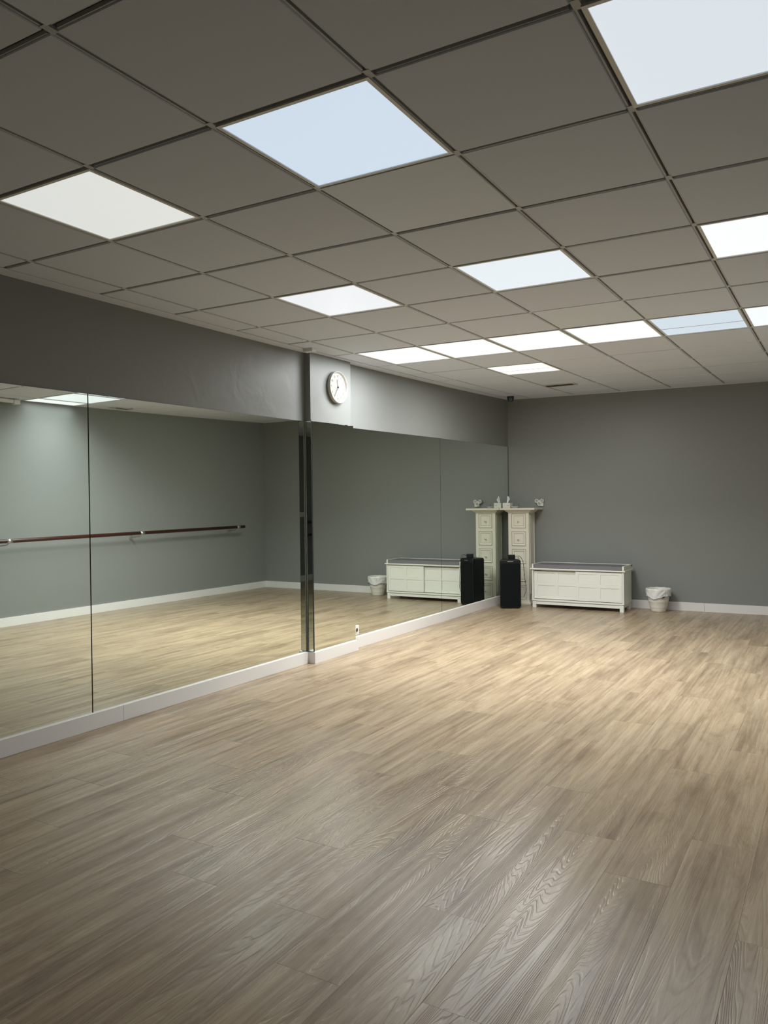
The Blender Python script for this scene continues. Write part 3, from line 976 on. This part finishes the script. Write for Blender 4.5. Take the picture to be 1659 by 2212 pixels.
b = MB(); b.box(W - 0.004, D + 0.0, 0.515, W + 0.008, D + 0.012, 0.532, 0, 0.002); b.build('corner_clip', M_DARK, r)
# cushion with a slight crown
nx, ny = 24, 10
cx0, cx1, cy0, cy1 = T_ + 0.004, W - T_ - 0.004, 0.006, D - 0.022
o = MB()
bm = bmesh.new()
bmesh.ops.create_cube(bm, size=1)
for v in bm.verts: v.co = ((cx0 + cx1) / 2 + v.co.x * (cx1 - cx0), (cy0 + cy1) / 2 + v.co.y * (cy1 - cy0), 0.5115 + v.co.z * 0.044)
bmesh.ops.subdivide_edges(bm, edges=bm.edges[:], cuts=9, use_grid_fill=True)
for v in bm.verts:
    u = (v.co.x - cx0) / (cx1 - cx0); t = (v.co.y - cy0) / (cy1 - cy0)
    if v.co.z > 0.5:
        v.co.z += 0.004 * math.sin(math.pi * u) * math.sin(math.pi * t) + 0.0012 * math.sin(17 * u + 5 * t)
o.bm(bm, 0, False)
co = o.build('storage_cushion', M_CUSH)
co.location = (BX0, BY0, 0)
co.name = 'seat_cushion'
tag(co, 'long flat dark grey seat cushion lying on the white storage bench', 'cushion')
md = co.modifiers.new('bevel', 'BEVEL'); md.width = 0.006; md.segments = 3; md.limit_method = 'ANGLE'

# ------------------------------------------------------------------ waste bin with liner
TX, TY = 1.938, 7.63
r = empty('waste_bin', 'white plastic waste bin beside the bench, by the far wall', 'bin', (TX, TY, 0))
b = MB()
prof = [(0.002, 0.0), (0.082, 0.0), (0.086, 0.004), (0.0885, 0.02), (0.096, 0.05), (0.0975, 0.053), (0.0975, 0.057), (0.111, 0.115), (0.113, 0.118), (0.1135, 0.123), (0.133, 0.25), (0.136, 0.252), (0.1385, 0.256), (0.1385, 0.266), (0.134, 0.268), (0.130, 0.262), (0.080, 0.012), (0.002, 0.010)]
b.lathe(prof, seg=56, closed=False)
b.build('body', M_BIN, r)
# liner folded over the rim: inside skin, over the lip, hanging outside with a wavy hem
SEG = 96
def hem(a):
    # a measured from the side facing the room's middle; the hem hangs deepest left of centre
    d = (a + math.pi) % (2 * math.pi) - math.pi
    return 0.092 + 0.03 * math.exp(-((d + 0.45) / 0.35) ** 2) + 0.006 * math.sin(3 * a + 1) - 0.012 * math.exp(-((d - 0.9) / 0.4) ** 2)
base_a = math.atan2(-1.86 - TY, 3.79 - TX)
rows = []
rnd = random.Random(5)
ph = [rnd.uniform(0, 6.28) for _ in range(6)]
def rad_at(z): return 0.1135 + (0.1355 - 0.1135) * (z - 0.123) / (0.25 - 0.123)
NR = 14
liner_v, liner_f, liner_m = [], [], []
for k in range(SEG):
    a = 2 * math.pi * k / SEG
    rel = a - base_a
    d = (rel + math.pi) % (2 * math.pi) - math.pi
    colp = []
    wob = lambda s: (0.0030 * math.sin(9 * a + ph[0] + 3 * s) + 0.0017 * math.sin(17 * a + ph[1] - 5 * s) + 0.0013 * math.sin(29 * a + ph[2]))
    colp.append((0.105 + 0.006 * math.sin(5 * a), 0.12))
    colp.append((0.122 + 0.003 * math.sin(7 * a), 0.20))
    colp.append((0.1315, 0.255))
    colp.append((0.1355, 0.2715 + 0.0018 * math.sin(11 * a)))
    colp.append((0.1405, 0.2705))
    hh = hem(rel)
    for i in range(NR):
        s = (i + 1) / NR
        z = 0.268 - hh * s
        rr = max(rad_at(z), 0.11) + 0.0062 + abs(wob(s)) * (0.5 + s) + 0.004 * s
        colp.append((rr, z))
    rows.append([(rr * math.cos(a), rr * math.sin(a), z) for rr, z in colp])
b = MB()
nc = len(rows[0])
for k in range(SEG): b.v += rows[k]
for k in range(SEG):
    k2 = (k + 1) % SEG
    for i in range(nc - 1):
        b.f.append([k * nc + i, k2 * nc + i, k2 * nc + i + 1, k * nc + i + 1])
        b.m.append(1 if i >= nc - 2 else 0); b.s.append(True)
ln = b.build('bin_liner', [M_BAG, M_BAGBLUE], r)
# diagonal fold of loose film across the front
b = MB()
fold = []
for i in range(13):
    t = i / 12
    dd = -0.62 + 1.15 * t
    a = base_a - dd * -1
    zt = 0.262
    zb = 0.262 - (0.108 - 0.075 * max(0, t - 0.3) / 0.7) * (1 if t > 0.12 else 0.75 + 2 * t)
    fold.append((a, zt, zb))
for (a0, zt0, zb0), (a1, zt1, zb1) in zip(fold, fold[1:]):
    m_ = 6
    for j in range(m_):
        def P(a, zt, zb, s):
            z = zt + (zb - zt) * s
            rr = rad_at(max(z, 0.15)) + 0.0135 + 0.0035 * math.sin(5 * s + 9 * a)
            return (rr * math.cos(a), rr * math.sin(a), z)
        b.poly([P(a0, zt0, zb0, j / m_), P(a1, zt1, zb1, j / m_), P(a1, zt1, zb1, (j + 1) / m_), P(a0, zt0, zb0, (j + 1) / m_)])
for q_ in range(len(b.s)): b.s[q_] = True
lf = b.build('liner_fold', M_BAG, ln)
bm = bmesh.new(); bm.from_mesh(lf.data)
bmesh.ops.remove_doubles(bm, verts=bm.verts[:], dist=1e-5)
bmesh.ops.recalc_face_normals(bm, faces=bm.faces[:])
for fc in bm.faces: fc.smooth = True
bm.to_mesh(lf.data); bm.free()
b = MB()
for i in range(6):
    a0 = base_a + 0.24 + i * 0.05
    a1 = a0 + 0.05
    def zz(a): return 0.172 + 0.045 * (a - base_a - 0.24)
    h0 = 0.009 * math.sin(math.pi * (i + 0.15) / 6.2); h1 = 0.009 * math.sin(math.pi * (i + 1.1) / 6.4)
    rr = 0.1455
    b.poly([(rr * math.cos(a0), rr * math.sin(a0), zz(a0) - h0), (rr * math.cos(a1), rr * math.sin(a1), zz(a1) - h1), (rr * math.cos(a1), rr * math.sin(a1), zz(a1) + h1), (rr * math.cos(a0), rr * math.sin(a0), zz(a0) + h0)])
b.build('drawstring', M_NAVY, ln)

# ------------------------------------------------------------------ wooden barres on the right wall (seen in the mirrors)
def barre(name, label, x, ya, yb_, zfun, brs, rad=0.022, collars=True):
    r = empty(name, label, 'barre', (XR, (ya + yb_) / 2, zfun((ya + yb_) / 2)))
    c = Vector(r.location)
    q = MB(); q.tube([Vector((x, ya, zfun(ya))) - c, Vector((x, yb_, zfun(yb_))) - c], rad, 20)
    q.build('rail', M_BARRE, r)
    for y in brs:
        z = zfun(y)
        q = MB(); q.tube([Vector((x, y - 0.03, zfun(y - 0.03))) - c, Vector((x, y + 0.03, zfun(y + 0.03))) - c], rad + 0.002, 20)
        co_ = q.build('collar', M_STEEL, r)
        q = MB()
        q.tube([Vector((x, y, z - rad)) - c, Vector((x + 0.03, y, z - rad - 0.02)) - c, Vector((XR - 0.01, y, z - 0.06)) - c], 0.008, 10)
        T = Matrix.Translation(Vector((XR - 0.0105, y, z - 0.06)) - c) @ RX
        q.lathe([(0.028, 0.0), (0.028, 0.006), (0.02, 0.010)], seg=24, M4=T)
        q.build('bracket', M_STEEL, r)
    return r


barre('wall_barre', 'long dark red wooden barre on the right wall, reflected in the mirror', 3.93, 0.5, 7.07, lambda y: 0.952 + 0.0098 * (y - 3.2), [6.93, 5.09, 3.25, 1.41])
barre('wall_barre', 'upper wooden barre behind the camera, reflected in the pillar strip mirror', 3.95, -3.9, -2.06, lambda y: 1.012, [-3.7, -2.3])
barre('wall_barre', 'lower wooden barre behind the camera, reflected in the pillar strip mirror', 3.95, -3.9, -2.06, lambda y: 0.80, [-3.7, -2.3])
